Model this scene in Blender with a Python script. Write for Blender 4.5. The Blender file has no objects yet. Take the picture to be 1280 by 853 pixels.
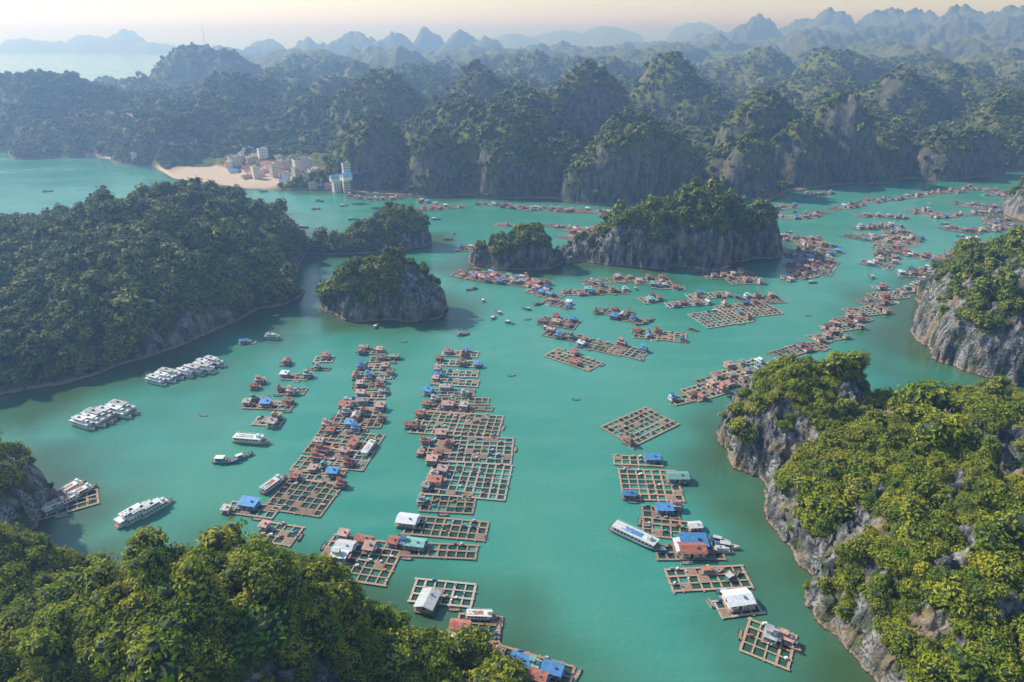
import bpy, math, random
import numpy as np
from mathutils import Vector
random.seed(7); rng=np.random.default_rng(7)
sc=bpy.context.scene
COL=sc.collection
# ------------------------------------------------------------ camera
HC=200.0; TH=math.radians(24.4); CT,ST=math.cos(TH),math.sin(TH); F=853.0
cd=bpy.data.cameras.new("camera"); cam=bpy.data.objects.new("camera",cd); COL.objects.link(cam)
cam.location=(0,0,HC); cam.rotation_euler=(math.radians(90)-TH,0,0)
cd.lens=24; cd.sensor_width=36; cd.clip_start=1; cd.clip_end=90000
sc.camera=cam
sc.view_settings.view_transform='Standard'
def g(u,v):
    """survey: photo point lying on the water -> map position in metres"""
    a=(u-640)/F; b=(426.5-v)/F; t=HC/(ST-b*CT)
    return a*t, t*(CT+b*ST)
def tower(u,vb,hw,vt,dr=1.0,rot=0,p=.85,dz=7):
    a=(u-640)/F; b=(426.5-vb)/F; t=HC/(ST-b*CT)
    rx=hw*t/F; ry=rx*dr; Yc=t*(CT+b*ST)+ry
    bt=(426.5-vt)/F; tt=Yc/(CT+bt*ST); z=HC-tt*(ST-bt*CT)
    return (a*tt,Yc,rx*tt/t,ry,max(z-dz,8),rot,p)
# ------------------------------------------------------------ light
AZ=math.radians(-62); EL=math.radians(38)
S=Vector((math.sin(AZ)*math.cos(EL),math.cos(AZ)*math.cos(EL),math.sin(EL)))
sd=bpy.data.lights.new("sun",'SUN'); sd.energy=5.0; sd.angle=math.radians(.5); sd.color=(1,.98,.94)
so=bpy.data.objects.new("sun",sd); COL.objects.link(so); so.rotation_euler=S.to_track_quat('Z','Y').to_euler(); so.location=(0,0,900)
w=bpy.data.worlds.new("World"); sc.world=w; w.use_nodes=True
nt=w.node_tree; bg=nt.nodes["Background"]; sky=nt.nodes.new("ShaderNodeTexSky"); sky.sky_type='NISHITA'
sky.sun_disc=False; sky.sun_elevation=EL; sky.sun_rotation=AZ%(2*math.pi); sky.air_density=1.3; sky.dust_density=.2; sky.ozone_density=4.0
nt.links.new(sky.outputs[0],bg.inputs[0]); bg.inputs[1].default_value=.15
# ------------------------------------------------------------ noise
def hsh(ix,iy,s):
    n=(ix.astype(np.int64)*374761393+iy.astype(np.int64)*668265263+s*1442695041)&0xffffffff
    n=((n^(n>>13))*1274126177)&0xffffffff
    n=((n^(n>>15))*2246822519)&0xffffffff
    return ((n^(n>>16))&0xffffffff)/4294967296.0
def vn(x,y,s=0):
    x0=np.floor(x);y0=np.floor(y);fx=x-x0;fy=y-y0
    fx=fx*fx*fx*(fx*(fx*6-15)+10);fy=fy*fy*fy*(fy*(fy*6-15)+10)
    a=hsh(x0,y0,s);b=hsh(x0+1,y0,s);c=hsh(x0,y0+1,s);d=hsh(x0+1,y0+1,s)
    return ((a*(1-fx)+b*fx)*(1-fy)+(c*(1-fx)+d*fx)*fy)*2-1
def fbm(x,y,o=4,s=0):
    r=0;am=1;t=0
    for i in range(o):
        r=r+am*vn(x,y,s+i*17);t+=am;am*=.5;x,y=x*1.7+y*.9+3.1,y*1.7-x*.9+7.7
    return r/t*1.5
def ridge(x,y,o=4,s=0):
    r=0;am=1;t=0
    for i in range(o):
        r=r+am*(1-2*np.abs(vn(x,y,s+i*13)));t+=am;am*=.5;x,y=x*1.7+y*.9+1.1,y*1.7-x*.9+5.7
    return r/t
def worley(x,y,s=0):
    x0=np.floor(x);y0=np.floor(y);best=np.full(x.shape,9.);rid=np.zeros(x.shape)
    for i in(-1,0,1):
        for j in(-1,0,1):
            cx=x0+i;cy=y0+j
            d=(cx+hsh(cx,cy,s)-x)**2+(cy+hsh(cx,cy,s+5)-y)**2
            m=d<best;best=np.where(m,d,best);rid=np.where(m,hsh(cx,cy,s+9),rid)
    return np.sqrt(best),rid
def sst(a,b,x):
    t=np.clip((x-a)/(b-a),0,1);return t*t*(3-2*t)
# ------------------------------------------------------------ materials
def newmat(n):
    m=bpy.data.materials.new(n);m.use_nodes=True;t=m.node_tree
    return m,t,t.nodes["Principled BSDF"]
def rgb(c): return (c[0],c[1],c[2],1)
def mixn(t,f,a,b):
    n=t.nodes.new("ShaderNodeMix");n.data_type='RGBA'
    for k,v in((0,f),(6,a),(7,b)):
        if isinstance(v,bpy.types.NodeSocket): t.links.new(v,n.inputs[k])
        else: n.inputs[k].default_value=v if k==0 else rgb(v)
    return n.outputs[2]
def noisen(t,scale,detail=3,vec=None,sx=None):
    if vec is None:
        ge=t.nodes.new("ShaderNodeNewGeometry");vec=ge.outputs["Position"]
    if sx:
        mp=t.nodes.new("ShaderNodeMapping");mp.inputs["Scale"].default_value=sx;t.links.new(vec,mp.inputs[0]);vec=mp.outputs[0]
    n=t.nodes.new("ShaderNodeTexNoise");n.inputs["Scale"].default_value=scale;n.inputs["Detail"].default_value=detail
    t.links.new(vec,n.inputs["Vector"]);return n.outputs["Fac"]
def mapr(t,x,a,b,c=0,d=1):
    n=t.nodes.new("ShaderNodeMapRange");n.inputs[1].default_value=a;n.inputs[2].default_value=b;n.inputs[3].default_value=c;n.inputs[4].default_value=d
    t.links.new(x,n.inputs[0]);return n.outputs[0]
_mc={}
def mat(name,col,rough=.7,var=.35,scale=.8):
    if name in _mc: return _mc[name]
    m,t,p=newmat(name)
    f=mapr(t,noisen(t,scale,4),.3,.7)
    o=t.nodes.new("ShaderNodeObjectInfo")
    c=mixn(t,f,[x*(1-var) for x in col],[min(x*(1+var*.5),.9) for x in col])
    r=mapr(t,o.outputs["Random"],0,1,.72,1.18)
    h=t.nodes.new("ShaderNodeHueSaturation");t.links.new(c,h.inputs["Color"]);t.links.new(r,h.inputs["Value"])
    t.links.new(h.outputs[0],p.inputs["Base Color"]);p.inputs["Roughness"].default_value=rough
    _mc[name]=m;return m
def terrain_mat(name,fine,g1,g2,g3,rs=1.0):
    m,t,p=newmat(name)
    at=t.nodes.new("ShaderNodeAttribute");at.attribute_name="rock"
    sa=t.nodes.new("ShaderNodeAttribute");sa.attribute_name="sand"
    ge=t.nodes.new("ShaderNodeNewGeometry");se=t.nodes.new("ShaderNodeSeparateXYZ");t.links.new(ge.outputs["Position"],se.inputs[0])
    veg=mixn(t,mapr(t,noisen(t,.022,4),.35,.65),g1,g2)
    veg=mixn(t,mapr(t,noisen(t,fine,3),.42,.68),veg,g3)
    st=noisen(t,1,5,sx=(.25,.25,.05))
    R=lambda *c:[x*rs for x in c]
    rk=mixn(t,mapr(t,st,.38,.62),R(.045,.048,.058),R(.38,.365,.34))
    rk=mixn(t,mapr(t,noisen(t,.9,4),.48,.60),rk,R(.075,.08,.10))
    rk=mixn(t,mapr(t,noisen(t,.12,4),.50,.64,0,.85),rk,(.07,.09,.03))
    rk=mixn(t,mapr(t,noisen(t,.07,3),.54,.66,0,.6),rk,R(.40,.28,.17))
    c=mixn(t,at.outputs["Fac"],veg,rk)
    lowm=mapr(t,se.outputs[2],1.0,2.6,1,0)
    c=mixn(t,lowm,c,(.34,.24,.17))
    c=mixn(t,mapr(t,se.outputs[2],.35,.75,1,0),c,(.07,.06,.045))
    c=mixn(t,sa.outputs["Fac"],c,(.66,.50,.36))
    t.links.new(c,p.inputs["Base Color"]);p.inputs["Roughness"].default_value=.95;p.inputs["Specular IOR Level"].default_value=.15
    b=t.nodes.new("ShaderNodeBump");b.inputs["Distance"].default_value=1.5;b.inputs["Strength"].default_value=.9
    t.links.new(noisen(t,.6,7),b.inputs["Height"]);t.links.new(b.outputs[0],p.inputs["Normal"])
    return m
M_NEAR=terrain_mat("karst_ground",.25,(.03,.055,.010),(.05,.075,.014),(.08,.09,.018))
M_FAR=terrain_mat("karst_forest_ground",.09,(.040,.085,.016),(.12,.145,.022),(.22,.20,.032),.7)
# water
mw,t,p=newmat("bay_water")
c=mixn(t,mapr(t,noisen(t,.0035,3),.35,.65),(.026,.245,.165),(.085,.345,.275))
c=mixn(t,mapr(t,noisen(t,.016,4,sx=(1,.4,1)),.38,.72,0,.8),c,(.10,.315,.20))
c=mixn(t,mapr(t,noisen(t,.05,6,sx=(.35,1,1)),.48,.72,0,.4),c,(.14,.37,.28))
refl=t.nodes.new("ShaderNodeAttribute");refl.attribute_name="shore"
c=mixn(t,refl.outputs["Fac"],c,(.055,.105,.038))  # hill reflections painted into the water colour, dark olive along the shores
t.links.new(c,p.inputs["Base Color"]);p.inputs["IOR"].default_value=1.45
t.links.new(mapr(t,noisen(t,.012,5,sx=(.5,1.2,1)),.35,.65,.10,.30),p.inputs["Roughness"])
b1=t.nodes.new("ShaderNodeBump");b1.inputs["Distance"].default_value=.4;b1.inputs["Strength"].default_value=.5
t.links.new(noisen(t,.4,6,sx=(1,1.4,1)),b1.inputs["Height"])
b2=t.nodes.new("ShaderNodeBump");b2.inputs["Distance"].default_value=1.0;b2.inputs["Strength"].default_value=.25
t.links.new(noisen(t,.05,3),b2.inputs["Height"]);t.links.new(b1.outputs[0],b2.inputs["Normal"]);t.links.new(b2.outputs[0],p.inputs["Normal"])
# leaves
def leaf_mat(name,a,b,c3,dark,trans=.2):
    m,t,p=newmat(name)
    o=t.nodes.new("ShaderNodeObjectInfo")
    c=mixn(t,mapr(t,o.outputs["Random"],0,1),a,b)
    c=mixn(t,mapr(t,noisen(t,.03,3),.42,.62),c,c3)
    c=mixn(t,mapr(t,noisen(t,.10,3),.50,.66,0,.55),c,dark)
    c=mixn(t,mapr(t,noisen(t,.45,3),.45,.72,0,.6),c,dark)
    t.links.new(c,p.inputs["Base Color"]);p.inputs["Roughness"].default_value=.75;p.inputs["Specular IOR Level"].default_value=.2
    if trans:
        tr=t.nodes.new("ShaderNodeBsdfTranslucent");t.links.new(c,tr.inputs[0])
        mx=t.nodes.new("ShaderNodeMixShader");mx.inputs[0].default_value=trans
        t.links.new(p.outputs[0],mx.inputs[1]);t.links.new(tr.outputs[0],mx.inputs[2])
        t.links.new(mx.outputs[0],t.nodes["Material Output"].inputs[0])
    return m
LEAF_N=leaf_mat("leaves_near",(.12,.25,.014),(.58,.50,.030),(.38,.40,.022),(.06,.125,.012),.22)  # leaves of the near hills, brighter and yellower than the forest ones
LEAF_M=leaf_mat("leaves_forest",(.085,.18,.018),(.40,.37,.036),(.24,.28,.028),(.045,.095,.014),0)
BARK=mat("bark",(.12,.09,.06))
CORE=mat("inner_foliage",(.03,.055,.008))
# ------------------------------------------------------------ mesh helpers
def mesh_np(name,V,Q,mats,smooth=False,midx=None,attrs=None):
    me=bpy.data.meshes.new(name);k=Q.shape[1]
    me.vertices.add(len(V));me.vertices.foreach_set("co",V.astype(np.float32).ravel())
    me.loops.add(Q.size);me.loops.foreach_set("vertex_index",Q.astype(np.int32).ravel())
    me.polygons.add(len(Q));me.polygons.foreach_set("loop_start",np.arange(0,Q.size,k,dtype=np.int32))
    try: me.polygons.foreach_set("loop_total",np.full(len(Q),k,dtype=np.int32))
    except Exception: pass
    for m in mats: me.materials.append(m)
    if midx is not None: me.polygons.foreach_set("material_index",midx.astype(np.int32))
    me.polygons.foreach_set("use_smooth",np.full(len(Q),smooth))
    if attrs:
        for k2,v in attrs.items():
            a=me.attributes.new(k2,'FLOAT','POINT');a.data.foreach_set("value",v.astype(np.float32).ravel())
    me.update(calc_edges=True);return me
class MB:
    def __init__(s): s.v=[];s.f=[];s.m=[];s.mats=[]
    def mi(s,m):
        if m not in s.mats:s.mats.append(m)
        return s.mats.index(m)
    def add(s,vs,fs,m):
        o=len(s.v);s.v+=vs;i=s.mi(m)
        for f in fs:s.f.append([o+k for k in f]);s.m.append(i)
    def box(s,cx,cy,z0,sx,sy,sz,m,rot=0,taper=1):
        c,n=math.cos(rot),math.sin(rot);vs=[]
        for z,k in((z0,1),(z0+sz,taper)):
            for x,y in((-1,-1),(1,-1),(1,1),(-1,1)):
                x=x*sx/2*k;y=y*sy/2*k;vs.append((cx+x*c-y*n,cy+x*n+y*c,z))
        s.add(vs,[(3,2,1,0),(4,5,6,7),(0,1,5,4),(1,2,6,5),(2,3,7,6),(3,0,4,7)],m)
    def gable(s,cx,cy,z,sx,sy,h,m,over=.5,th=.12):
        X=sx/2+over;Y=sy/2+over;dz=h*over/(sy/2)
        P=[]
        for x in(-X,X):
            P+= [(cx+x,cy-Y,z-dz),(cx+x,cy,z+h),(cx+x,cy+Y,z-dz),(cx+x,cy+Y,z-dz+th),(cx+x,cy,z+h+th),(cx+x,cy-Y,z-dz+th)]
        s.add(P,[(0,1,4,5),(1,2,3,4),(11,10,7,6),(10,9,8,7),(5,4,10,11),(4,3,9,10),(0,6,7,1),(1,7,8,2),(0,5,11,6),(2,8,9,3)],m)
    def gend(s,cx,cy,z,sx,sy,h,m):
        for x in(-sx/2,sx/2): s.add([(cx+x,cy-sy/2,z),(cx+x,cy+sy/2,z),(cx+x,cy,z+h)],[(0,1,2)],m)
    def cyl(s,cx,cy,z0,r,h,m,n=7,r2=None,ax='z'):
        r2=r if r2 is None else r2;vs=[]
        for k,rr in((0,r),(1,r2)):
            for i in range(n):
                a=2*math.pi*i/n;p=(rr*math.cos(a),rr*math.sin(a),k*h)
                if ax=='z':q=(cx+p[0],cy+p[1],z0+p[2])
                elif ax=='x':q=(cx+p[2]-h/2,cy+p[0],z0+p[1])
                else:q=(cx+p[0],cy+p[2]-h/2,z0+p[1])
                vs.append(q)
        s.add(vs,[tuple(range(n-1,-1,-1)),tuple(range(n,2*n))]+[(i,(i+1)%n,n+(i+1)%n,n+i) for i in range(n)],m)
    def mesh(s,name):
        me=bpy.data.meshes.new(name);me.from_pydata(s.v,[],s.f)
        for m in s.mats:me.materials.append(m)
        me.polygons.foreach_set("material_index",s.m);me.update();return me
def obj(name,me,loc=(0,0,0),rot=0,sc_=1):
    o=bpy.data.objects.new(name,me);COL.objects.link(o);o.location=loc;o.rotation_euler=(0,0,rot);o.scale=(sc_,sc_,sc_);return o
# ------------------------------------------------------------ tree prototypes
def ico(r,c,sub=1):
    import bmesh
    bm=bmesh.new();bmesh.ops.create_icosphere(bm,subdivisions=sub,radius=1)
    V=np.array([v.co[:] for v in bm.verts]);Fc=[[v.index for v in f.verts] for f in bm.faces];bm.free()
    V=V*(1+.25*(rng.random((len(V),1))-.5))*r+c
    return V,Fc
def tree_proto(name,nl,ls,R,Hh,leaf,lobes):
    b=MB()
    b.cyl(0,0,-2,.28,Hh*.75+2,BARK,6,.12)
    cs=[]
    for i in range(lobes):
        a=2*math.pi*i/lobes+random.random();q=R*(.25+.42*random.random()) if i else 0
        cs.append((q*math.cos(a),q*math.sin(a),Hh*(.55+.35*random.random())+(Hh*.12 if i==0 else 0),R*(.38+.25*random.random())))
    for c in cs:
        b.add([(-.1,0,Hh*.3),(.1,0,Hh*.3),(c[0],c[1],c[2])],[(0,1,2)],BARK)
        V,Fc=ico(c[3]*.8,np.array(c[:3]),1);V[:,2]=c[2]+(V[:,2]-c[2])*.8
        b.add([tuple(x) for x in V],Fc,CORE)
    for k in range(nl):
        c=random.choice(cs);d=Vector((random.gauss(0,1),random.gauss(0,1),random.gauss(.35,1))).normalized()
        rr=c[3]*(.82+.38*random.random());P=Vector((c[0]+d.x*rr,c[1]+d.y*rr,c[2]+d.z*rr*.8))
        n=(d+Vector((random.gauss(0,.5),random.gauss(0,.5),random.gauss(.3,.5)))).normalized()
        u=n.orthogonal().normalized();vv=n.cross(u);a=random.random()*6.28
        u,vv=(u*math.cos(a)+vv*math.sin(a)),(vv*math.cos(a)-u*math.sin(a));s=ls*(.6+.8*random.random())
        b.add([tuple(P-u*s),tuple(P-vv*s*.5+n*s*.15),tuple(P+u*s),tuple(P+vv*s*.5+n*s*.15)],[(0,1,2,3)],leaf)
    o=bpy.data.objects.new(name,b.mesh(name));return o
def protos(cname,n,*a):
    c=bpy.data.collections.new(cname)
    for i in range(n):
        c.objects.link(tree_proto("tree",*a[:2],a[2]*(.85+.3*random.random()),a[3]*(.7+.7*random.random()),a[4],a[5]))
    return c
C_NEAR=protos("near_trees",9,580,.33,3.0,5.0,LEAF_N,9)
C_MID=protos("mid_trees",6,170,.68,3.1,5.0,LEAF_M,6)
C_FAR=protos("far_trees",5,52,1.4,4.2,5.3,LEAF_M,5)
def scatter(name,P,scl,coll):
    n=len(P);me=bpy.data.meshes.new(name);me.vertices.add(n);me.vertices.foreach_set("co",P.astype(np.float32).ravel())
    a=me.attributes.new("scl",'FLOAT_VECTOR','POINT');s3=np.stack([scl*(.85+.3*rng.random(n)),scl*(.85+.3*rng.random(n)),scl*(.75+.5*rng.random(n))],1)
    a.data.foreach_set("vector",s3.astype(np.float32).ravel())
    a=me.attributes.new("rot",'FLOAT_VECTOR','POINT');r=np.stack([rng.normal(0,.12,n),rng.normal(0,.12,n),rng.random(n)*6.28],1)
    a.data.foreach_set("vector",r.astype(np.float32).ravel())
    o=obj(name,me)
    ng=bpy.data.node_groups.new(name,'GeometryNodeTree')
    ng.interface.new_socket("Geometry",in_out='INPUT',socket_type='NodeSocketGeometry')
    ng.interface.new_socket("Geometry",in_out='OUTPUT',socket_type='NodeSocketGeometry')
    N=ng.nodes;L=ng.links;i=N.new("NodeGroupInput");ou=N.new("NodeGroupOutput");ip=N.new("GeometryNodeInstanceOnPoints")
    ci=N.new("GeometryNodeCollectionInfo");ci.inputs[0].default_value=coll;ci.inputs[1].default_value=True;ci.inputs[2].default_value=True
    for nm,so_ in(("scl","Scale"),("rot","Rotation")):
        na=N.new("GeometryNodeInputNamedAttribute");na.data_type='FLOAT_VECTOR';na.inputs[0].default_value=nm
        L.new(na.outputs[0],ip.inputs[so_])
    ip.inputs["Pick Instance"].default_value=True
    L.new(i.outputs[0],ip.inputs["Points"]);L.new(ci.outputs[0],ip.inputs["Instance"]);L.new(ip.outputs[0],ou.inputs[0])
    md=o.modifiers.new("scatter",'NODES');md.node_group=ng;return o
# ------------------------------------------------------------ islands
ALLD=[]
def dome_sum(X,Y,domes,wamp,wsc):
    Xw=X+wamp*fbm(X/wsc,Y/wsc,4,11);Yw=Y+wamp*fbm(X/wsc,Y/wsc,4,57)
    s=np.zeros(X.shape);mr=np.full(X.shape,9.)
    for(cx,cy,rx,ry,h,rot,p)in domes:
        c,n=math.cos(rot),math.sin(rot);dx=Xw-cx;dy=Yw-cy
        r2=((dx*c+dy*n)/rx)**2+((-dx*n+dy*c)/ry)**2
        s+=(h*np.clip(1-r2,0,1)**p)**4;mr=np.minimum(mr,np.sqrt(r2))
    return s**.25,mr
def island(name,domes,step,ntree,tscl,coll,wamp=6,wsc=35,rug=4,rk0=1.7,rk1=2.5,rockbias=0,pd=.75,rn=.9,bald=None,bt=.5,rockz=0,cliffs=(),spike=2.4):
    domes=[(tuple(d)+(0,pd))[:7] if len(d)<7 else d for d in domes]
    ALLD.extend(domes)
    x0=min(d[0]-max(d[2],d[3]) for d in domes)-15;x1=max(d[0]+max(d[2],d[3]) for d in domes)+15
    y0=min(d[1]-max(d[2],d[3]) for d in domes)-15;y1=max(d[1]+max(d[2],d[3]) for d in domes)+15
    xs=np.arange(x0,x1,step);ys=np.arange(y0,y1,step);X,Y=np.meshgrid(xs,ys)
    Z,mr=dome_sum(X,Y,domes,wamp,wsc)
    k=np.clip(Z/12,0,1)
    Z=Z*(1+.12*fbm(X/28,Y/28,3,5))+k*rug*ridge(X/19,Y/19,4,3)+k*rug*.35*ridge(X/4.5,Y/4.5,3,33)
    Z=np.where(mr>=1,-np.clip((mr-1)*25,0,6)-.5,np.maximum(Z,.2))
    gy,gx=np.gradient(Z,step);sl=np.hypot(gx,gy)
    slb=sl.copy()
    for _ in range(2):
        slb[1:-1,1:-1]=(slb[1:-1,1:-1]*2+slb[2:,1:-1]+slb[:-2,1:-1]+slb[1:-1,2:]+slb[1:-1,:-2])/6
    rock=sst(rk0,rk1,slb+rockbias+rn*fbm(X/16,Y/16,4,71))
    if bald: rock=np.maximum(rock,sst(bt,bt+.12,fbm(X/11,Y/11,4,bald))*.95)
    if rockz: rock=np.maximum(rock,sst(3,-3,Z-rockz*(1+.9*fbm(X/18,Y/18,4,99)))*.97)
    for(cx,cy,cr)in cliffs: rock=np.maximum(rock,sst(1.1,.8,np.hypot(X-cx,Y-cy)/cr+.35*fbm(X/9,Y/9,3,19))*.97)
    am=np.clip(slb-.6,0,1.6)*1.3
    X2=X+am*ridge(X/5+Z/9,Y/5+Z/4,3,81);Y2=Y+am*ridge(Y/5-Z/9,X/5+Z/4,3,91)
    Z=Z+rock*np.clip(Z/6,0,1)*spike*ridge(X/3.2,Y/3.2,3,44)
    V=np.stack([X2,Y2,Z],-1).reshape(-1,3)
    ny,nx=X.shape;idx=np.arange(ny*nx).reshape(ny,nx)
    Q=np.stack([idx[:-1,:-1],idx[:-1,1:],idx[1:,1:],idx[1:,:-1]],-1).reshape(-1,4)
    Q=Q[(V[:,2][Q]>-3).any(1)]
    me=mesh_np(name,V,Q,[M_NEAR],True,None,{"rock":rock,"sand":np.zeros(X.shape)})
    obj(name,me)
    ok=np.where(((Z>1.8)).ravel())[0]
    pr=(1-.965*rock.ravel()[ok])*np.sqrt(1+np.minimum(slb.ravel()[ok],2)**2);pr/=pr.sum()
    ch=rng.choice(ok,ntree,p=pr);P=V[ch]+np.stack([rng.uniform(-.5,.5,ntree)*step]*2+[np.zeros(ntree)],1)
    P[:,2]-=1.6*tscl
    sc1=tscl*np.exp(rng.normal(0,.36,ntree))*(1-.6*rock.ravel()[ch])
    scatter("forest_canopy",P,sc1,coll)
island("karst_island",[(-88,146,48,44,55),(-52,146,36,34,25),(-26,134,36,42,12),(-124,140,48,42,44),(-172,166,38,40,42),(-105,95,115,58,42),(-165,110,60,60,42)],.9,7000,.90,C_NEAR,5,30,4.5,1.9,2.6,bald=141,bt=.46,spike=3)
island("karst_island",[(-246,238,34,40,42),(-275,215,50,50,46)],1.2,1200,.95,C_NEAR,4)
island("karst_island",[(148,303,38,36,42),(166,268,46,44,26),(196,238,82,72,42),(202,178,86,76,45),(258,285,75,58,22),(290,215,90,90,37)],.75,11500,.86,C_NEAR,6,28,7,1.35,1.95,pd=.62,rn=1.1,bald=152,bt=.30,rockz=6,spike=3.6)
island("karst_island",[(-292,565,98,176,57),(-375,500,155,155,36),(-335,600,106,130,43),(-214,535,42,36,15),(-430,560,160,160,36)],1.6,15500,1.02,C_MID,6,45,6,pd=.72,bald=163,bt=.55,rockz=2)
island("karst_island",[tower(474,403,66,328,.6,0,.7),tower(515,403,42,345,.8,0,.36),tower(436,392,40,352,.7,0,.8)],1.0,1900,.82,C_MID,3.5,20,4,1.3,2.0,rockz=2.5,cliffs=[(*g(538,398),25),(*g(505,404),9)])
island("karst_island",[tower(499,312,36,256,.7,0,.6),tower(468,316,44,280,.5),tower(424,320,48,304,.32)],1.1,1900,.82,C_MID,3,22,3.5,1.5,2.2,rockz=2)
island("karst_island",[tower(650,340,54,292,.5,0,.40),tower(612,335,30,298,.7,0,.40),tower(712,330,30,328,.8),tower(762,333,48,288,.7,0,.42),tower(815,338,60,266,.7,0,.42),tower(875,336,66,246,.7,0,.38),tower(932,326,50,266,.8,0,.36)],1.2,5600,.9,C_MID,7,26,7,1.15,1.85,rockbias=.1,rn=1.3,rockz=14,bald=171,bt=.45)
island("karst_island",[(378,428,94,76,52,0,.42),(398,505,70,54,40,0,.42),(460,450,110,100,58)],1.0,5400,.92,C_MID,6,24,7,1.2,1.9,rockbias=.1,rn=1.3,rockz=16,bald=181,bt=.45)
island("karst_island",[(628,792,42,42,44,0,.5),(700,790,70,60,48)],2,1100,1.2,C_MID,5,rockz=14)
# ------------------------------------------------------------ distant karst land
shore=[(-250,182),(0,187),(100,195),(190,207),(215,222),(300,235),(420,240),(520,245),(680,248),(760,255),(850,243),(900,240),(955,255),(985,240),(1060,231),(1150,224),(1230,224),(1262,211),(1330,203),(1500,195)]
sp=np.array([(g(*q)[0]/g(*q)[1],g(*q)[1]) for q in shore]);sp=sp[np.argsort(sp[:,0])]
NR,NC=860,900
yr=800*np.exp(np.linspace(0,math.log(11500/800),NR));ta=np.linspace(-.97,.97,NC)
Y=np.repeat(yr[:,None],NC,1);X=Y*ta[None,:]
wk=np.clip(Y/1500,.8,3)
Xw=X+22*wk*fbm(X/(95*wk**.5),Y/(95*wk**.5),4,21);Yw=Y+22*wk*fbm(X/(95*wk**.5),Y/(95*wk**.5),4,67)
YS=np.interp(ta,sp[:,0],sp[:,1])[None,:]+8*fbm(X/60,Y/60,3,5)
d=Y-YS
far_end=np.interp(ta,[-.97,-.46,-.38,0,.12,.3,.97],[2250,2350,4200,4400,4700,7500,9000])[None,:]
base=np.where(d<0,np.maximum(-8,d*.3),np.minimum(3,.4+d*.1)+38*sst(60,500,d)*(1+.4*fbm(X/300,Y/300,3,8)))
base=np.where(Y>far_end,np.maximum(-8,base-(Y-far_end)*.15),base)
D=[]
T=lambda *a:D.append(tower(*a,**{}) )
for a in [(55,186,95,90,.8),(-50,182,110,88,.8),(140,180,50,125,.9),(238,210,56,176,.5),(210,186,60,122,.8),(285,178,70,96,.8),(255,140,90,62,.7),
 (330,170,55,110,.8),(372,205,38,142,.8),(395,192,50,124,.8),(455,238,66,146,.8),(420,212,55,128,.8),(475,202,80,100,.8),(545,246,54,170,.7),(570,225,74,122,.8),(625,247,96,132,.75),(665,225,74,104,.8),(600,190,80,86,.8),
 (700,247,48,170,.8),(730,215,75,82,.9),(775,257,70,165,.6,0,.6),(800,252,72,156,.6,0,.65),(840,247,38,195,.8,0,.6),(835,190,74,74,.9),(905,243,42,174,.8,0,.6),(940,250,50,163,.6,0,.6),(963,227,66,102,.7,0,.7),
 (1010,236,44,146,.8,0,.6),(1050,230,46,117,.8,0,.65),(1085,228,36,180,.8,0,.55),(1115,222,42,153,.8,0,.55),(1130,190,70,90,.9),(1185,227,40,166,.7,0,.55),(1222,222,38,155,.7,0,.55),(1255,205,54,122,.8,0,.6),(1320,195,60,105,.8),(1050,150,80,68,.9),(1210,160,70,84,.9),(960,130,60,60,.9),
 (400,120,70,68,.8),(460,105,50,58,.8),(505,110,45,60,.8),(560,130,50,78,.8),(650,120,60,66,.9),(700,110,40,70,.8),(790,110,50,64,.9)]: T(*a)
for a in [(25,66,34,46,.5),(60,66,30,50,.5),(110,66,40,44,.5),(152,66,32,38,.5),(190,67,30,52,.5),(-60,66,60,44,.5),
 (330,78,45,50,.6),(385,80,35,46,.6),(440,80,40,40,.6),(490,80,35,42,.6),(530,78,30,36,.6),(580,80,38,37,.6),(615,80,26,46,.6),(280,84,35,56,.6),
 (640,60,40,42,.4),(700,58,50,38,.4),(760,58,50,33,.4),(820,57,50,30,.4),(870,58,40,28,.4),
 (950,75,50,22,.6),(1000,70,40,26,.6),(1045,72,45,13,.6),(1100,70,45,20,.6),(1150,72,50,14,.6),(1210,72,45,10,.6),(1265,72,55,12,.6),(1330,72,70,12,.6),(1440,72,90,14,.6),
 (1120,85,50,32,.7),(1200,88,50,36,.7),(900,88,50,45,.7),(1010,90,50,40,.7),(1290,90,60,36,.7)]: T(*a)
def fill(y0,y1,sp_,rm,rM):
    y=y0
    while y<y1:
        x=-.95*y
        while x<.95*y:
            px=x+random.uniform(-.45,.45)*sp_;py=y+random.uniform(-.45,.45)*sp_;tau=px/py
            r=random.uniform(rm,rM);ys=np.interp(tau,sp[:,0],sp[:,1]);fe=np.interp(tau,ta,far_end[0])
            if py-ys>r*1.05+25 and py<fe-r:
                h=(80+.014*py)*random.uniform(.45,1.0)*(1+.75*float(sst(.15,.7,tau))*max(0,min(1.6,(py-1600)/2600)))
                h*=min(1,.55+(py-ys)/900)
                if tau<-.42: h=min(h,90-.012*py)
                D.append((px,py,r*random.uniform(.85,1.6),r*random.uniform(.75,1.1),h,random.random()*3,random.uniform(.7,1.15)))
            x+=sp_
        y+=sp_
fill(1000,2300,125,65,125);fill(2300,5000,230,130,230);fill(5000,8800,420,240,420)
s=np.zeros(X.shape);TC=(-395,1075)
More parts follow.
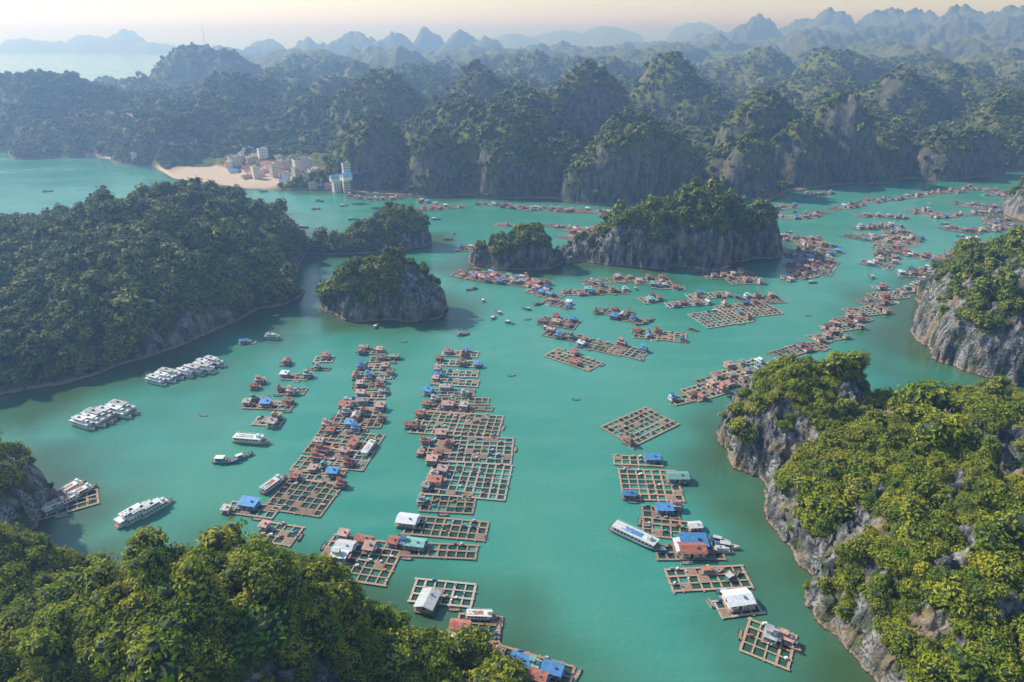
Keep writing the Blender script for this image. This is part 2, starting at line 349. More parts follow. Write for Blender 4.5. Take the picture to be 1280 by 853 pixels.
for(cx,cy,rx,ry,h,rot,p)in D:
    R=max(rx,ry)*1.02+80*max(.8,min(3,cy/1500))
    i0,i1=np.searchsorted(yr,[cy-R,cy+R]);tt=[(cx-R)/max(cy-R,400),(cx-R)/(cy+R),(cx+R)/max(cy-R,400),(cx+R)/(cy+R)]
    j0,j1=np.searchsorted(ta,[min(tt),max(tt)])
    if i1<=i0 or j1<=j0: continue
    sl=np.s_[i0:i1,j0:j1];c,n=math.cos(rot),math.sin(rot);dx=Xw[sl]-cx;dy=Yw[sl]-cy
    r2=((dx*c+dy*n)/rx)**2+((-dx*n+dy*c)/ry)**2
    s[sl]+=(h*np.clip(1-r2,0,1)**p)**4
Z=s**.25
town=1-sst(.75,1.15,np.hypot((X-TC[0])/150,(Y-TC[1])/140))
Z*=1-town
k=np.clip(Z/25,0,1)
Z=Z*(1+.12*fbm(X/70,Y/70,3,5))+k*10*wk**.5*ridge(X/42,Y/42,4,3)
Z=(np.maximum(Z,0)**3+np.maximum(base,0)**3)**(1/3)+np.minimum(base,0)
Z=np.where(Z<.3,np.minimum(Z,-.6),Z)
gy=np.gradient(Z,axis=0)/np.gradient(Y,axis=0);gx=np.gradient(Z,axis=1)/np.gradient(X,axis=1);sl=np.hypot(gx,gy)
for _ in range(2): sl[1:-1,1:-1]=(sl[1:-1,1:-1]*2+sl[2:,1:-1]+sl[:-2,1:-1]+sl[1:-1,2:]+sl[1:-1,:-2])/6
rock=sst(1.65,2.5,sl+.9*fbm(X/30,Y/30,4,71))*.85
Z0=Z.copy()
wr,wid=worley(X/8.5,Y/8.5,3)
Z=Z+np.where(Z>5,(1-rock)*(2.6-wr*4.2+wid*1.6),0)
beach=((d>0)&(d<26)&(Z<6)&(ta[None,:]<-.42)).astype(float)*.9
sand=np.clip(town*(Y<1085+30*fbm(X/50,Y/50,2,4))*(Z<7)+beach,0,1)
road=[(118,172),(128,177),(150,182),(172,184),(195,188)]
rp=[g(*q) for q in road];dm=np.full(X.shape,1e9)
for(ax,ay),(bx,by)in zip(rp,rp[1:]):
    tpar=np.clip(((X-ax)*(bx-ax)+(Y-ay)*(by-ay))/((bx-ax)**2+(by-ay)**2),0,1);dm=np.minimum(dm,np.hypot(X-ax-tpar*(bx-ax),Y-ay-tpar*(by-ay)))
rm=(dm<7)&(Z0<60);sand=np.where(rm,.8,sand)
V=np.stack([X,Y,Z],-1).reshape(-1,3);idx=np.arange(NR*NC).reshape(NR,NC)
Q=np.stack([idx[:-1,:-1],idx[:-1,1:],idx[1:,1:],idx[1:,:-1]],-1).reshape(-1,4);Q=Q[(V[:,2][Q]>-3).any(1)]
obj("karst_hills",mesh_np("karst_hills",V,Q,[M_FAR],True,None,{"rock":rock,"sand":sand}))
ok=np.where(((Z0>2.5)&(Y<2400)&(sand<.3)&(~rm)&((town<.3)|(Y>1150))).ravel())[0];NT=68000
pr=1-.93*rock.ravel()[ok];pr/=pr.sum();ch=rng.choice(ok,NT,p=pr)
P=V[ch]+np.stack([rng.uniform(-1.3,1.3,NT),rng.uniform(-1.3,1.3,NT),np.zeros(NT)],1);P[:,2]=Z0.ravel()[ch]-1.2
scatter("forest_canopy",P,np.exp(rng.normal(0,.28,NT))*.9,C_FAR)
def ground(x,y):
    i=int(np.clip(np.searchsorted(yr,y),0,NR-1));j=int(np.clip(np.searchsorted(ta,x/y),0,NC-1));return float(Z0[i,j])
# ------------------------------------------------------------ water + haze
wx=np.concatenate([[-45000,-12000,-4000],np.arange(-1200,1201,7.),[4000,12000,45000]]);wy=np.concatenate([[-4000,-500],np.arange(0,1500,7.),[3000,8000,45000]])
WX,WY=np.meshgrid(wx,wy);WZ=np.zeros(WX.shape)
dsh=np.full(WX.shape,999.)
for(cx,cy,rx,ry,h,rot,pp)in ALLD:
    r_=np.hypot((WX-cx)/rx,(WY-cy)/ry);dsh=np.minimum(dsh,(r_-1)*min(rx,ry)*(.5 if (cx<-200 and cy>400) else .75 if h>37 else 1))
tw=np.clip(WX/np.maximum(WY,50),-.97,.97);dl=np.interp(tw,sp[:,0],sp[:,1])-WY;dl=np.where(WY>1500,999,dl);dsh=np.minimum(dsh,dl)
refl_band=(.95*(1-sst(-4,42,dsh+14*fbm(WX/40,WY/40,3,4))));refl_band=np.where((WY<1495)&(abs(WX)<1200)&(WY>0),refl_band,0)  # mask of the painted hill reflections, strongest at the waterline
idx=np.arange(WX.size).reshape(WX.shape);Q=np.stack([idx[:-1,:-1],idx[:-1,1:],idx[1:,1:],idx[1:,:-1]],-1).reshape(-1,4)
obj("water",mesh_np("water",np.stack([WX,WY,WZ],-1).reshape(-1,3),Q,[mw],False,None,{"shore":refl_band}))
hz=bpy.data.materials.new("haze");hz.use_nodes=True;t=hz.node_tree;t.nodes.clear();o=t.nodes.new("ShaderNodeOutputMaterial");vs=t.nodes.new("ShaderNodeVolumeScatter")
vs.inputs["Color"].default_value=(.34,.55,1,1);vs.inputs["Density"].default_value=.00034;vs.inputs["Anisotropy"].default_value=.4
t.links.new(vs.outputs[0],o.inputs["Volume"])
b=MB();b.box(0,19000,-30,60000,43000,350,hz);obj("haze",b.mesh("haze"))
# ------------------------------------------------------------ village parts
PLK=mat("weathered_planks",(.50,.32,.21),.85,.4,1.5);PLK2=mat("grey_planks",(.52,.42,.34),.85,.35,1.5);DECK=mat("deck",(.38,.25,.17),.85,.4,2)
NET=mat("fish_net",(.015,.085,.06),.9,.3,2);BLU=mat("blue_barrel",(.06,.22,.52),.45);WHT=mat("white_paint",(.82,.81,.78),.45,.12);FOAM=mat("foam_float",(.66,.64,.6),.8)
GLS=mat("dark_glass",(.03,.04,.05),.15);RED=mat("red_paint",(.50,.11,.06),.5);TEAL=mat("teal_paint",(.14,.42,.40),.5);ORG=mat("orange_tarp",(.68,.30,.10),.6)
ROOFS=[mat("roof_redtile",(.54,.19,.12),.8,.45),mat("roof_rust",(.38,.21,.14),.8,.5),mat("roof_blue",(.12,.34,.66),.5,.3),mat("roof_whitemetal",(.80,.80,.78),.5,.2),mat("roof_greymetal",(.50,.51,.53),.5,.4),mat("roof_green",(.26,.50,.43),.6,.3),mat("roof_fibrecement",(.58,.50,.43),.85,.4),mat("roof_pink",(.64,.38,.29),.8,.35)]
WALLS=[mat("wall_blue",(.22,.44,.64),.7),mat("wall_white",(.74,.72,.67),.7),mat("wall_timber",(.36,.23,.15),.8),mat("wall_green",(.28,.50,.43),.7),mat("wall_cream",(.66,.53,.36),.7),mat("wall_grey",(.46,.45,.44),.8)]
def house_mesh(w_,d_,rf,wl,kind):
    b=MB();h=2.3
    b.box(0,0,0,w_+1.6,d_+1.8,.18,DECK)
    b.box(0,0,.18,w_,d_,h,wl)
    for sy in(-1,1):
        y=sy*(d_/2+.02)
        b.box(-w_*.05,y,.2,.9,.06,2.0,GLS)
        for x in(-w_*.33,w_*.3): b.box(x,y,1.1,1.1,.06,.9,GLS);b.box(x,y+sy*.03,1.0,1.3,.06,.1,WHT)
    for sx in(-1,1): b.box(sx*(w_/2+.02),0,1.1,.06,1.2,.9,GLS)
    for x in(-w_/2,0,w_/2): b.box(x,-d_/2-.75,.18,.12,.12,2.1,WHT)
    z=h+.18
    if kind=='g':
        b.gend(0,0,z,w_,d_,.9,wl);b.gable(0,0,z+.01,w_,d_,.9,rf,.7)
        b.box(w_*.2,-d_*.2,z+.7,.7,.7,.55,BLU)
    elif kind=='s':
        X=w_/2+.6;Yy=d_/2+.9
        b.add([(-X,-Yy,z-.05),(X,-Yy,z-.05),(X,Yy,z+.8),(-X,Yy,z+.8),(-X,-Yy,z+.07),(X,-Yy,z+.07),(X,Yy,z+.92),(-X,Yy,z+.92)],[(3,2,1,0),(4,5,6,7),(0,1,5,4),(1,2,6,5),(2,3,7,6),(3,0,4,7)],rf)
        b.box(w_*.2,0,z+.62,.9,.9,.7,BLU)
    else:
        b.box(0,0,z,w_+.9,d_+1.4,.16,rf);b.box(-w_*.2,d_*.1,z+.16,w_*.45,d_*.6,1.9,wl);b.gable(-w_*.2,d_*.1,z+2.07,w_*.45,d_*.6,.7,rf,.4)
        b.cyl(w_*.3,0,z+.16,.5,1.1,WHT)
    b.box(w_/2+.9,0,1.9,1.5,d_*.7,.1,random.choice(ROOFS));
    for k in range(4): b.box(random.uniform(-w_/2,w_/2),-d_/2-.5,.18,random.uniform(.4,.9),.5,random.uniform(.3,.9),random.choice([BLU,WHT,ORG,FOAM,TEAL,PLK2]),random.random())
    return b.mesh("floating_house")
HM=[]
for i in range(34):
    HM.append(house_mesh(random.uniform(3.8,7),random.uniform(3,4.4),random.choice(ROOFS+[ROOFS[0],ROOFS[0],ROOFS[1],ROOFS[3],ROOFS[2],ROOFS[7]]),random.choice(WALLS),random.choice('ggsst')))
HW=[house_mesh(9,5,ROOFS[5],WALLS[3],'g'),house_mesh(8,6,ROOFS[3],WALLS[1],'g'),house_mesh(9,5,ROOFS[2],WALLS[0],'s'),house_mesh(8,5,ROOFS[0],WALLS[1],'g')]
def hull(b,L,W,D_,m,md,z0=0,bow=.32,rise=.9):
    st=[];N=12
    for i in range(N+1):
        q=i/N;x=-L/2+q*L
        wv=W/2*(min(1,(q/.06)**.5*.25+.75) if q<.06 else 1)*(1 if q<1-bow else max(0.04,1-((q-(1-bow))/bow)**1.9))
        top=D_+rise*max(0,(q-.5)/.5)**2+.15*max(0,(.2-q)/.2)
        st.append([(x,-wv,z0+top),(x,-wv*.92,z0+top*.45),(x,-wv*.6,z0-.25),(x,0,z0-.45),(x,wv*.6,z0-.25),(x,wv*.92,z0+top*.45),(x,wv,z0+top)])
    vs=[p for s_ in st for p in s_];fs=[]
    for i in range(N):
        for j in range(6): a=i*7+j;fs.append((a,a+1,a+8,a+7))
    fs.append((0,1,2,3,4,5,6)[::-1])
    b.add(vs,fs,m)
    vs=[];fs=[]
    for i,s_ in enumerate(st): vs+=[(s_[0][0],s_[0][1]*.95,s_[0][2]-.12),(s_[6][0],s_[6][1]*.95,s_[6][2]-.12)]
    for i in range(N): fs.append((2*i,2*i+1,2*i+3,2*i+2)[::-1])
    b.add(vs,fs,md)
    for i in range(N):
        a=st[i];c=st[i+1]
        for k in(0,6): b.add([a[k],c[k],(c[k][0],c[k][1],c[k][2]+.14),(a[k][0],a[k][1],a[k][2]+.14)],[(0,1,2,3)],WHT)
def tour_boat(hm,L=24,W=6,up=True,rf=WHT):
    b=MB();hull(b,L,W,1.3,hm,DECK)
    b.box(-1.5,0,1.3,L*.7,W*.84,2.2,WHT)
    n=int(L*.7/1.7)
    for i in range(n):
        x=-1.5-L*.35+.9+i*1.7
        for s_ in(-1,1): b.box(x,s_*(W*.42+.02),2.1,1.1,.05,.9,GLS)
    b.box(-1.5,0,3.5,L*.76,W*.98,.18,WHT)
    for s_ in(-1,1):
        b.box(-1.5,s_*W*.47,4.4,L*.74,.06,.07,WHT)
        for i in range(9): b.box(-1.5-L*.36+i*L*.09,s_*W*.47,3.68,.07,.07,.75,WHT)
    if up:
        b.box(-2.5,0,3.68,L*.40,W*.62,2.0,WHT)
        for i in range(5):
            for s_ in(-1,1): b.box(-2.5-L*.16+i*L*.08,s_*(W*.31+.02),4.4,1.0,.05,.8,GLS)
        b.box(-2.5,0,5.68,L*.46,W*.78,.15,rf)
        b.box(-2.5,0,5.83,1.6,1.2,.5,GLS)
        b.box(L*.2,0,3.68,2.0,W*.4,1.7,WHT,0,.85);b.box(L*.2+1.0,0,4.4,.06,W*.33,.7,GLS)
    else:
        b.box(-2,0,3.7,L*.3,W*.5,.1,rf);b.box(L*.2,0,3.68,1.8,W*.4,1.6,WHT,0,.85)
    for i in range(5): b.box(L*.05+i*.9-8.5,((i%2)*2-1)*W*.18,3.68+(2.15 if up else .12),1.2,.5,.25,FOAM)
    b.cyl(-L*.05,0,5.7 if up else 3.7,.07,3,WHT,5)
    b.box(L*.40,0,1.75,1.4,1.0,.35,DECK)
    return b.mesh("tour_boat")
TB=[tour_boat(WHT),tour_boat(WHT,20,5.4,True,ROOFS[3]),tour_boat(WHT,26,6.2,True,FOAM),tour_boat(WALLS[4],21,5,False,ROOFS[6]),tour_boat(mat("hull_blue",(.04,.18,.5),.4),27,5.6,False,ROOFS[2]),tour_boat(ROOFS[1],17,4.6,False,ROOFS[0])]
def fishing_boat(hm,rf,L=12,W=3.4):
    b=MB();hull(b,L,W,1.0,hm,DECK,0,.4,1.1)
    b.box(-L*.22,0,.95,L*.3,W*.66,1.9,TEAL if rf!=TEAL else WHT);b.box(-L*.22,0,2.85,L*.36,W*.85,.14,rf)
    for s_ in(-1,1):
        for k in range(3): b.box(-L*.31+k*L*.085,s_*(W*.33+.02),1.7,.7,.05,.6,GLS)
    b.box(-L*.22+L*.15+.02,0,1.7,.05,W*.5,.7,GLS)
    b.cyl(L*.08,0,.9,.07,3.2,DECK,5);b.cyl(L*.2,0,1.6,.05,L*.28,DECK,5,ax='x')
    b.box(L*.1,0,.95,L*.14,W*.5,.5,DECK);b.cyl(L*.28,.3,1.0,.3,.7,BLU)
    return b.mesh("fishing_boat")
FB=[fishing_boat(mat("hull_blue2",(.05,.22,.45),.5),ROOFS[3]),fishing_boat(RED,ROOFS[0]),fishing_boat(mat("hull_wood",(.24,.11,.06),.6),ROOFS[1],15,4),fishing_boat(TEAL,WHT,11,3.2)]
def skiff(m):
    b=MB();hull(b,5.2,1.5,.45,m,DECK,0,.4,.4)
    for x in(-1.4,0,1.2): b.box(x,0,.42,.3,1.2,.06,PLK2)
    b.box(-2.5,0,.3,.35,.35,.7,GLS);return b.mesh("rowing_boat")
SK=[skiff(BLU),skiff(mat("hull_wood2",(.3,.17,.1),.7)),skiff(WHT),skiff(TEAL)]
def speed_boat():
    b=MB();hull(b,9,2.8,.9,WHT,FOAM,0,.45,.5);b.box(-.4,0,.9,3.6,2.0,.9,GLS,0,.8);b.box(-.6,0,1.8,3.6,1.9,.14,WHT)
    for y in(-.5,.5): b.box(-4.6,y,.3,.5,.4,1.1,GLS)
    for x in(-2.8,-3.5): b.box(x,0,.85,.5,1.8,.4,BLU)
    return b.mesh("speed_boat")
SB=speed_boat()
def raft_mesh(nx,ny,cs,seed):
    r=random.Random(seed);b=MB();Wd=nx*cs;Hd=ny*cs;p=PLK if r.random()<.7 else PLK2
    ex=.5
    for i in range(nx+1):
        x=-Wd/2+i*cs+r.uniform(-.2,.2);ww=.95 if i in(0,nx) or r.random()<.35 else .6
        b.box(x,r.uniform(-.5,.5),.34,ww,Hd+ex*2,.14,p,r.uniform(-.012,.012))
        for k in range(ny): b.cyl(x,-Hd/2+(k+.5)*cs,.12,.26,1.2,BLU if r.random()<.4 else FOAM,6,ax='y')
    for j in range(ny+1):
        y=-Hd/2+j*cs+r.uniform(-.2,.2);ww=.95 if j in(0,ny) or r.random()<.35 else .6
        b.box(r.uniform(-.6,.6),y,.50,Wd+ex*2,ww,.12,p,r.uniform(-.008,.008))
    for i in range(nx):
        for j in range(ny):
            cx=-Wd/2+(i+.5)*cs;cy=-Hd/2+(j+.5)*cs;q=r.random()
            if q<.65: b.add([(cx-cs*.44,cy-cs*.44,.06),(cx+cs*.44,cy-cs*.44,.06),(cx+cs*.44,cy+cs*.44,.06),(cx-cs*.44,cy+cs*.44,.06)],[(0,1,2,3)],NET)
            elif q<.75:
                for k in range(5): b.box(cx,cy-cs*.4+k*cs*.2,.63,cs*.95,cs*.17,.06,DECK)
            if r.random()<.26:
                b.box(cx+r.uniform(-1,1),cy+cs/2,.63,r.uniform(.8,1.8),.8,r.uniform(.4,1.0),r.choice([BLU,WHT,ORG,PLK2,TEAL,RED,FOAM]),r.random())
            if r.random()<.2: b.cyl(cx+cs/2,cy,.64,.3,.85,r.choice([BLU,BLU,WHT]))
    return b.mesh("fish_farm_raft")
RC={}
def raft(u,v,nx,ny,rot=0,houses=2,side='top',cs=4.0,boats=1,hm=None):
    x,y=g(u,v)
    if cs==4.0: nx=max(1,round(nx*1.1));ny=max(1,round(ny*1.1))
    key=(nx,ny,random.randrange(3),cs)
    if key not in RC: RC[key]=raft_mesh(nx,ny,cs,hash(key)%9999)
    rot+=random.uniform(-3,3)
    a=math.radians(rot);obj("fish_farm_raft",RC[key],(x,y,random.uniform(0,.03)),a)
    Wd=nx*cs/2;Hd=ny*cs/2;c,s_=math.cos(a),math.sin(a)
    def pl(lx,ly): return x+lx*c-ly*s_,y+lx*s_+ly*c
    used=[]
    for i in range(houses):
        for tr in range(12):
            if side=='top': lx=random.uniform(-Wd,Wd);ly=Hd*random.uniform(.75,1)
            elif side=='left': lx=-Wd*random.uniform(.82,1.05);ly=random.uniform(-Hd,Hd)
            elif side=='right': lx=Wd*random.uniform(.82,1.05);ly=random.uniform(-Hd,Hd)
            elif side=='bot': lx=random.uniform(-Wd,Wd);ly=-Hd*random.uniform(.75,1)
            else: lx=random.uniform(-Wd,Wd);ly=random.uniform(-Hd,Hd)
            if all(max(abs(lx-q[0])/8.0,abs(ly-q[1])/6.0)>1 for q in used):
                used.append((lx,ly));q=pl(lx,ly);m=hm if hm else random.choice(HM)
                obj("floating_house",m,(q[0],q[1],.7),a+(0 if random.random()<.7 else math.pi/2)+random.uniform(-.09,.09),random.uniform(.72,1.0));break
    for i in range(boats):
        sx=random.choice((-1,1));q=pl(sx*(Wd+1.7),random.uniform(-Hd,Hd)) if random.random()<.5 else None
        ang=a+math.pi/2
        if q is None: q=pl(random.uniform(-Wd,Wd),-Hd-1.8);ang=a
        obj("rowing_boat",random.choice(SK),(q[0],q[1],0),ang+random.uniform(-.2,.2)+random.choice((0,math.pi)))
Rr=raft
# central column
for a in [(575,443,5,2,-5,3,'any'),(573,455,6,2,-5,4,'any'),(570,468,6,2,-4,3,'left'),(570,479,6,2,-5,2,'left'),(564,491,6,2,-4,3,'any'),(577,502,7,2,-4,3,'left'),(560,513,6,2,-6,4,'any'),(585,511,6,1,-6,0,'left'),
 (572,531,11,5,-6,4,'left'),(592,563,9,5,-7,2,'left'),(545,562,4,4,-7,4,'any'),(585,600,9,6,-8,3,'left'),(548,597,2,3,-8,3,'any'),(560,631,5,3,-6,3,'left'),(558,661,8,3,-9,0,'left'),(548,689,7,2,-7,1,'left'),(554,742,5,3,-8,0,'left'),(597,792,4,4,-8,0,'bot')]: Rr(*a)
def H(u,v,m,rot=0,s=1,z=.7,name="floating_house"):
    x,y=g(u,v);obj(name,m,(x,y,z),math.radians(rot),s)
H(510,655,HW[1],-10);H(519,684,HW[0],-10,.9);H(535,757,HW[1],75,1.05);H(575,787,HW[3],-8,.8);H(575,805,HW[1],-8,.7)
x,y=g(603,773);obj("tour_boat",TB[5],(x,y,0),math.radians(-3),.75)
x,y=g(622,790);obj("rowing_boat",SK[0],(x,y,0),1.5,1.4)
Rr(660,838,7,3,-20,0,'any',4.2,2)
for q,m in zip([(632,838),(650,832),(668,835),(690,842),(640,850),(672,850)],[HW[1],HW[2],HM[3],HW[2],HM[5],HW[3]]): H(q[0],q[1],m,-20+random.uniform(-5,5),.75)
# second column
for a in [(465,440,4,2,-5,3,'any'),(478,450,4,2,0,3,'any'),(468,459,4,2,0,3,'any'),(466,470,5,2,0,4,'any'),(462,482,4,3,0,3,'any'),(465,495,4,2,0,2,'any'),(452,503,4,2,0,3,'any'),(450,515,5,2,-5,4,'any'),(448,527,6,3,-5,3,'any'),
 (428,538,5,3,-8,4,'any'),(438,552,7,4,-8,3,'left'),(412,562,5,3,-10,4,'any'),(432,575,5,4,-10,1,'left'),(402,583,6,3,-8,3,'any'),(395,596,5,2,-10,3,'any'),(380,622,6,5,-12,1,'top'),(315,638,5,2,-12,1,'left'),(350,668,4,3,-12,1,'left'),(448,700,7,5,-10,3,'top')]: Rr(*a)
H(414,722,HW[2],80,1);H(425,700,HM[0],-10,1);H(432,688,HW[1],-10,.9);H(462,690,HM[2],-10);H(312,634,HW[2],-12,.9)
for a in [(405,450,3,2,0,2,'any'),(400,462,3,1,0,1,'any'),(370,472,4,2,-4,2,'any'),(365,490,4,2,-5,2,'any'),(337,508,6,2,-6,2,'any'),(336,528,4,2,-6,2,'any'),(358,456,1,1,0,1,'any'),(322,479,1,1,0,1,'any'),(321,484,1,1,10,1,'any'),(322,500,2,1,0,1,'any'),(312,429,2,1,10,2,'any'),(352,505,3,1,0,1,'any')]: Rr(*a)
def B(u,v,m,rot,s=1,name="tour_boat"):
    x,y=g(u,v);obj(name,m,(x,y,0),math.radians(rot),s)
def cluster(p0,p1,n,off,s=.85):
    a0=g(*p0);a1=g(*p1);an=math.degrees(math.atan2(a1[1]-a0[1],a1[0]-a0[0]))
    for i in range(n):
        f=i/(n-1);k=random.uniform(-2.5,2.5);r=math.radians(an+off)
        obj("tour_boat",TB[(i*2+1)%3],(a0[0]*(1-f)+a1[0]*f+k*math.cos(r),a0[1]*(1-f)+a1[1]*f+k*math.sin(r),0),r+random.uniform(-.05,.05)+(math.pi if random.random()<.25 else 0),s*random.uniform(.88,1.05))
cluster((195,479),(268,456),8,-68,.9);cluster((104,533),(158,515),6,-68,.9)
B(172,645,TB[0],58,.85);B(185,641,TB[2],56,.82);B(197,637,TB[1],57,.8);B(342,424,TB[1],-10,.7);B(315,553,TB[3],-8,1);B(462,562,TB[3],78,.75);B(343,608,TB[5],62,.9);B(797,676,TB[4],-38,1)
B(283,578,FB[0],0,1.1,"fishing_boat");B(305,572,FB[3],40,.9,"fishing_boat");B(908,684,SB,-15,1.2,"speed_boat");B(898,676,SB,-20,1,"speed_boat");B(903,690,TB[1],-8,.45)
B(346,279,TB[1],0,.9);B(470,409,FB[3],80,.7,"fishing_boat");B(579,419,FB[1],20,.8,"fishing_boat");B(1088,347,FB[0],90,.9,"fishing_boat");B(1216,300,TB[3],0,.8)
for i,q in enumerate([(72,634),(80,630),(88,627),(97,622),(104,617),(68,640),(92,612)]): B(q[0],q[1],FB[(i*2+1)%4] if i%2 else TB[5],55+random.uniform(-12,12),.8,"fishing_boat" if i%2 else "tour_boat")
Rr(85,632,5,3,30,1,'any')
# right column
for a in [(800,533,8,5,38,1,'left'),(797,577,5,2,-3,0,'right'),(813,607,6,5,-2,1,'bot'),(826,645,4,3,-8,1,'top'),(838,662,5,3,-8,0,'top'),(862,692,6,2,2,0,'any'),(885,724,7,3,6,0,'top'),(922,760,4,2,8,0,'any'),(960,805,4,4,-28,1,'any')]: Rr(*a)
H(815,577,HW[2],0,.8);H(846,601,HW[0],0,1.05);H(830,640,HW[2],0,.8);H(868,661,HW[1],5,.65);H(866,684,HW[2],0,1.15);H(864,693,HW[3],0,1.2);H(852,688,HW[1],90,.9)
B(889,716,FB[1],8,.9,"fishing_boat");B(915,722,FB[3],35,.8,"fishing_boat");H(921,755,HW[1],10,1.15);H(962,800,HM[1],-28,1);B(983,803,FB[2],-60,.8,"fishing_boat");B(905,740,SB,5,.7,"speed_boat")
# diagonal chain and centre groups
for a in [(855,500,4,2,25,2,'any'),(880,490,5,4,30,3,'any'),(900,478,6,4,25,4,'any'),(925,473,6,5,25,3,'left'),(938,460,6,4,25,5,'any'),(985,441,6,3,28,0,'any'),(1010,435,6,3,20,2,'any'),(1035,422,6,3,20,5,'any'),(1050,410,6,3,20,5,'any'),(1065,400,6,3,20,3,'any'),(1080,390,6,4,15,3,'right'),(1095,378,6,3,10,4,'any'),(1110,370,6,4,10,2,'any'),(1100,360,3,2,0,3,'any'),(1145,363,6,2,10,4,'any'),
 (698,404,6,4,-18,5,'any'),(703,420,6,3,-25,3,'any'),(716,450,8,4,-38,2,'any'),(752,434,7,4,-32,3,'left'),(785,440,5,4,-32,2,'top'),(825,420,8,4,-12,4,'any'),(768,392,6,3,-22,4,'any'),(785,400,5,2,-22,2,'any'),(680,368,7,3,-40,4,'any'),(697,380,5,3,-40,3,'any'),(725,366,6,3,0,3,'any'),(760,366,7,2,0,4,'any'),
 (900,398,9,6,18,2,'any'),(935,388,10,6,15,3,'top'),(950,376,8,4,10,4,'top'),(860,380,8,3,15,4,'any'),(885,370,8,3,10,4,'any'),(812,375,4,3,20,3,'any'),(905,345,8,4,5,4,'any'),(930,352,6,4,5,3,'any'),(815,352,7,4,0,4,'any'),(835,360,6,2,-10,3,'any'),(1135,345,4,2,0,2,'any')]: Rr(*a)
def chain(pts,n,h=(1,4),jit=3,cs=4.0):
    L=[0]
    for p,q in zip(pts,pts[1:]): L.append(L[-1]+math.hypot(q[0]-p[0],(q[1]-p[1])*2.2))
    for i in range(n):
        d_=L[-1]*(i+.5)/n
        k=max(j for j in range(len(pts)-1) if L[j]<=d_);f=(d_-L[k])/(L[k+1]-L[k])
        u=pts[k][0]*(1-f)+pts[k+1][0]*f+random.uniform(-jit,jit);v=pts[k][1]*(1-f)+pts[k+1][1]*f+random.uniform(-jit,jit)*.4
        x0,y0=g(*pts[k]);x1,y1=g(*pts[k+1]);an=math.degrees(math.atan2(y1-y0,x1-x0));an=(an+45)%90-45
        raft(u,v,random.randint(4,7),random.randint(2,4),an+random.uniform(-10,10),random.randint(*h),'any',cs)
chain([(577,343),(610,350),(640,353),(672,355)],10,(2,5));chain([(600,340),(640,348),(690,362)],4,(2,4))
chain([(605,256),(660,262),(720,264),(780,269)],14);chain([(520,252),(560,262),(530,262),(590,258)],6);chain([(440,246),(470,250),(500,248)],5)
chain([(580,310),(600,312)],2);chain([(640,285),(625,280)],1);chain([(690,282),(720,288),(750,284),(700,300)],7)
chain([(960,272),(1000,272),(1025,268)],6);chain([(965,262),(990,258)],2);chain([(975,296),(1010,300),(1030,312),(1025,328),(1005,342),(985,352)],15,(2,5),6)
chain([(1000,310),(1015,330),(990,345)],6,(2,4),6);chain([(1010,244),(1030,242)],3);chain([(1040,262),(1080,255),(1110,250),(1170,242),(1210,236),(1250,240)],17)
chain([(1075,285),(1110,283),(1130,298),(1110,315),(1100,335)],14,(2,5),6);chain([(1070,295),(1100,300),(1140,300)],6,(2,4),6);chain([(1140,262),(1180,272),(1210,268)],6);chain([(1175,285),(1210,290),(1235,288),(1250,275),(1230,262)],10)
chain([(1130,318),(1170,325),(1200,318),(1215,302)],8);chain([(1150,340),(1180,345),(1200,332)],6,(2,4),5);chain([(1140,355),(1170,362)],3);chain([(1200,255),(1250,262),(1280,262)],6);chain([(1230,245),(1280,240)],4);chain([(1080,270),(1130,272)],4)
chain([(790,350),(760,352),(740,360)],3);chain([(860,340),(900,338),(945,345)],4);chain([(1235,280),(1270,285)],3)
for i in range(60):
    u=random.uniform(430,1270);v=random.uniform(250,300) if random.random()<.5 else random.uniform(340,420)
    if 580<u<985 and v<350 or 400<u<560 or u>1150 and v>350: continue
    B(u,v,random.choice(FB),random.uniform(0,360),.7,"fishing_boat")
for q in [(130,235),(395,262),(440,275),(330,240),(560,300),(400,252),(430,258),(660,400),(600,400),(345,395),(220,255),(300,430),(255,520),(60,240),(380,285),(545,275),(505,428),(640,470),(1010,395),(720,500)]:
    B(q[0],q[1],random.choice(FB) if q[1]<390 else random.choice(SK),random.uniform(-30,30),.9,"fishing_boat" if q[1]<390 else "rowing_boat")
# ------------------------------------------------------------ town
def bld(w_,d_,fl,wl,rf,flat=True):
    b=MB();h=fl*3.3
    b.box(0,0,-3,w_,d_,h+3,wl)
    for f in range(fl):
        b.box(0,0,f*3.3+3.1,w_+.5,d_+.5,.2,WHT)
        for s_ in(-1,1):
            n=max(2,int(w_/3))
            for i in range(n): b.box(-w_/2+(i+.5)*w_/n,s_*(d_/2+.02),f*3.3+1,1.3,.08,1.4,GLS)
            n=max(2,int(d_/3))
            for i in range(n): b.box(s_*(w_/2+.02),-d_/2+(i+.5)*d_/n,f*3.3+1,.08,1.2,1.4,GLS)
    if flat:
        for x,y,sx,sy in((0,-d_/2,w_,.25),(0,d_/2,w_,.25),(-w_/2,0,.25,d_-.5),(w_/2,0,.25,d_-.5)): b.box(x,y,h+.003,sx,sy,.9,wl)
        b.box(w_*.2,d_*.15,h,w_*.3,d_*.3,2.6,wl);b.box(w_*.2,d_*.15,h+2.6,w_*.36,d_*.36,.2,rf);b.cyl(-w_*.25,0,h,.8,1.8,WHT)
    else: b.gend(0,0,h,w_,d_,d_*.25,wl);b.gable(0,0,h+.01,w_,d_,d_*.25,rf,.6)
    return b.mesh("building")
bw=[mat("render_white",(.88,.87,.85),.8,.05),mat("render_cream",(.80,.72,.56),.8,.1),mat("render_pink",(.76,.56,.48),.8,.1),mat("concrete",(.58,.57,.56),.9,.15),mat("render_yellow",(.78,.62,.36),.8,.1)]
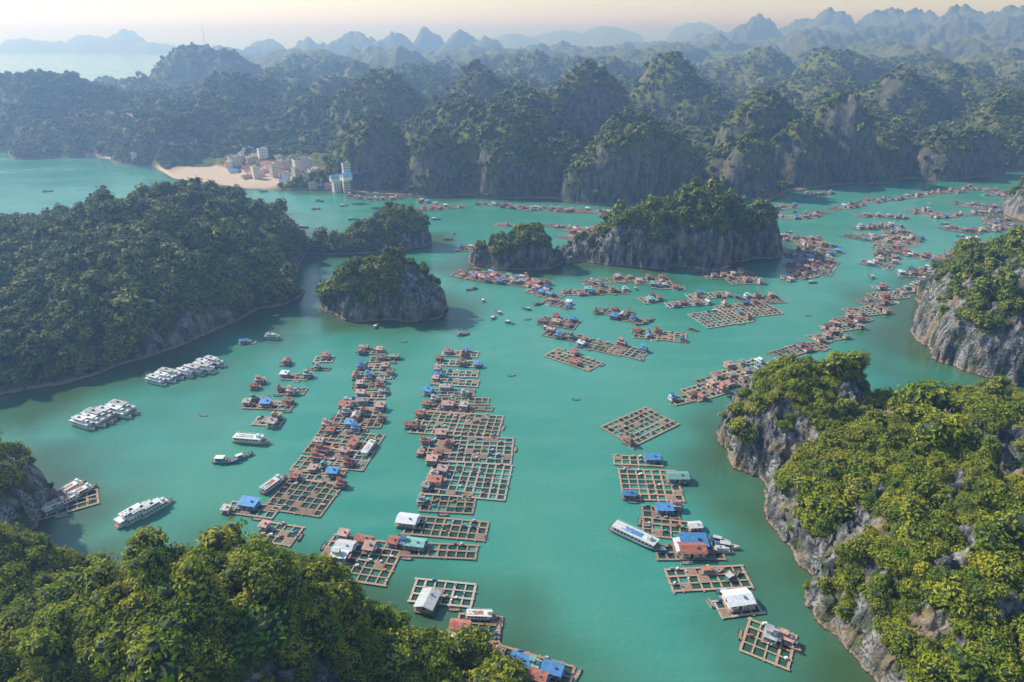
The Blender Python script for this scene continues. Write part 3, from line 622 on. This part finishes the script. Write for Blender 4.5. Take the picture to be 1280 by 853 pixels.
BM=[bld(10,12,3,bw[0],ROOFS[3]),bld(8,14,4,bw[1],ROOFS[6]),bld(14,10,2,bw[2],ROOFS[0],False),bld(20,12,2,bw[0],ROOFS[7],False),bld(9,11,5,bw[1],ROOFS[4]),bld(16,9,1,bw[4],ROOFS[0],False),bld(12,9,1,bw[0],ROOFS[2],False),bld(11,9,2,bw[0],ROOFS[0],False),bld(18,10,1,bw[3],ROOFS[1],False)]
TALL=[bld(26,15,6,bw[0],ROOFS[0]),bld(14,13,6,bw[0],ROOFS[0]),bld(16,12,5,bw[1],ROOFS[2])]
def house_at(u,v,m,rot=0,nm="building"):
    x,y=g(u,v);z=max(ground(x,y),2.2)
    for _ in range(3):
        s_=(HC-z)/HC;zz=max(ground(x*s_,y*s_),2.2);z=zz
    s_=(HC-z)/HC;obj(nm,m,(x*s_,y*s_,z),math.radians(rot))
house_at(379,216,TALL[0],35,"hotel_building");house_at(330,202,TALL[1],30,"hotel_building");house_at(312,198,TALL[2],40,"hotel_building");house_at(297,198,BM[4],30,"hotel_building");house_at(352,212,BM[1],25)
for i in range(92):
    u=random.uniform(288,440);v=np.interp(u,[285,425],[212,232])+random.uniform(-12,8)
    if i>60: u=random.uniform(0,70);v=187+random.uniform(-5,1)
    if 60<i<74: u=random.uniform(165,215);v=random.uniform(192,205)
    house_at(u,v,random.choice(BM),random.uniform(10,50))
for i in range(28): house_at(random.uniform(285,360),random.uniform(190,210),random.choice(BM),random.uniform(10,50))
# radio mast on the summit
def mast(x,y,hh):
    b=MB();z=ground(x,y)-2
    for k in range(3):
        a=k*2.094;b.add([(1.6*math.cos(a)-.2,1.6*math.sin(a),0),(1.6*math.cos(a)+.2,1.6*math.sin(a),0),(.35,0,hh),(-.35,0,hh)],[(0,1,2,3)],WHT)
    n=12
    for i in range(n):
        f=i/n;r=1.6*(1-f)+.3;b.cyl(0,0,f*hh,r,.25,RED if i%2 else WHT,3)
    b.cyl(0,0,hh,.15,hh*.15,WHT,5);obj("radio_mast",b.mesh("radio_mast"),(x,y,z))
mx,my,*_=tower(257,140,90,60,.7);mast(mx,my,58)
print("D",len(D),"objs",len(bpy.data.objects))
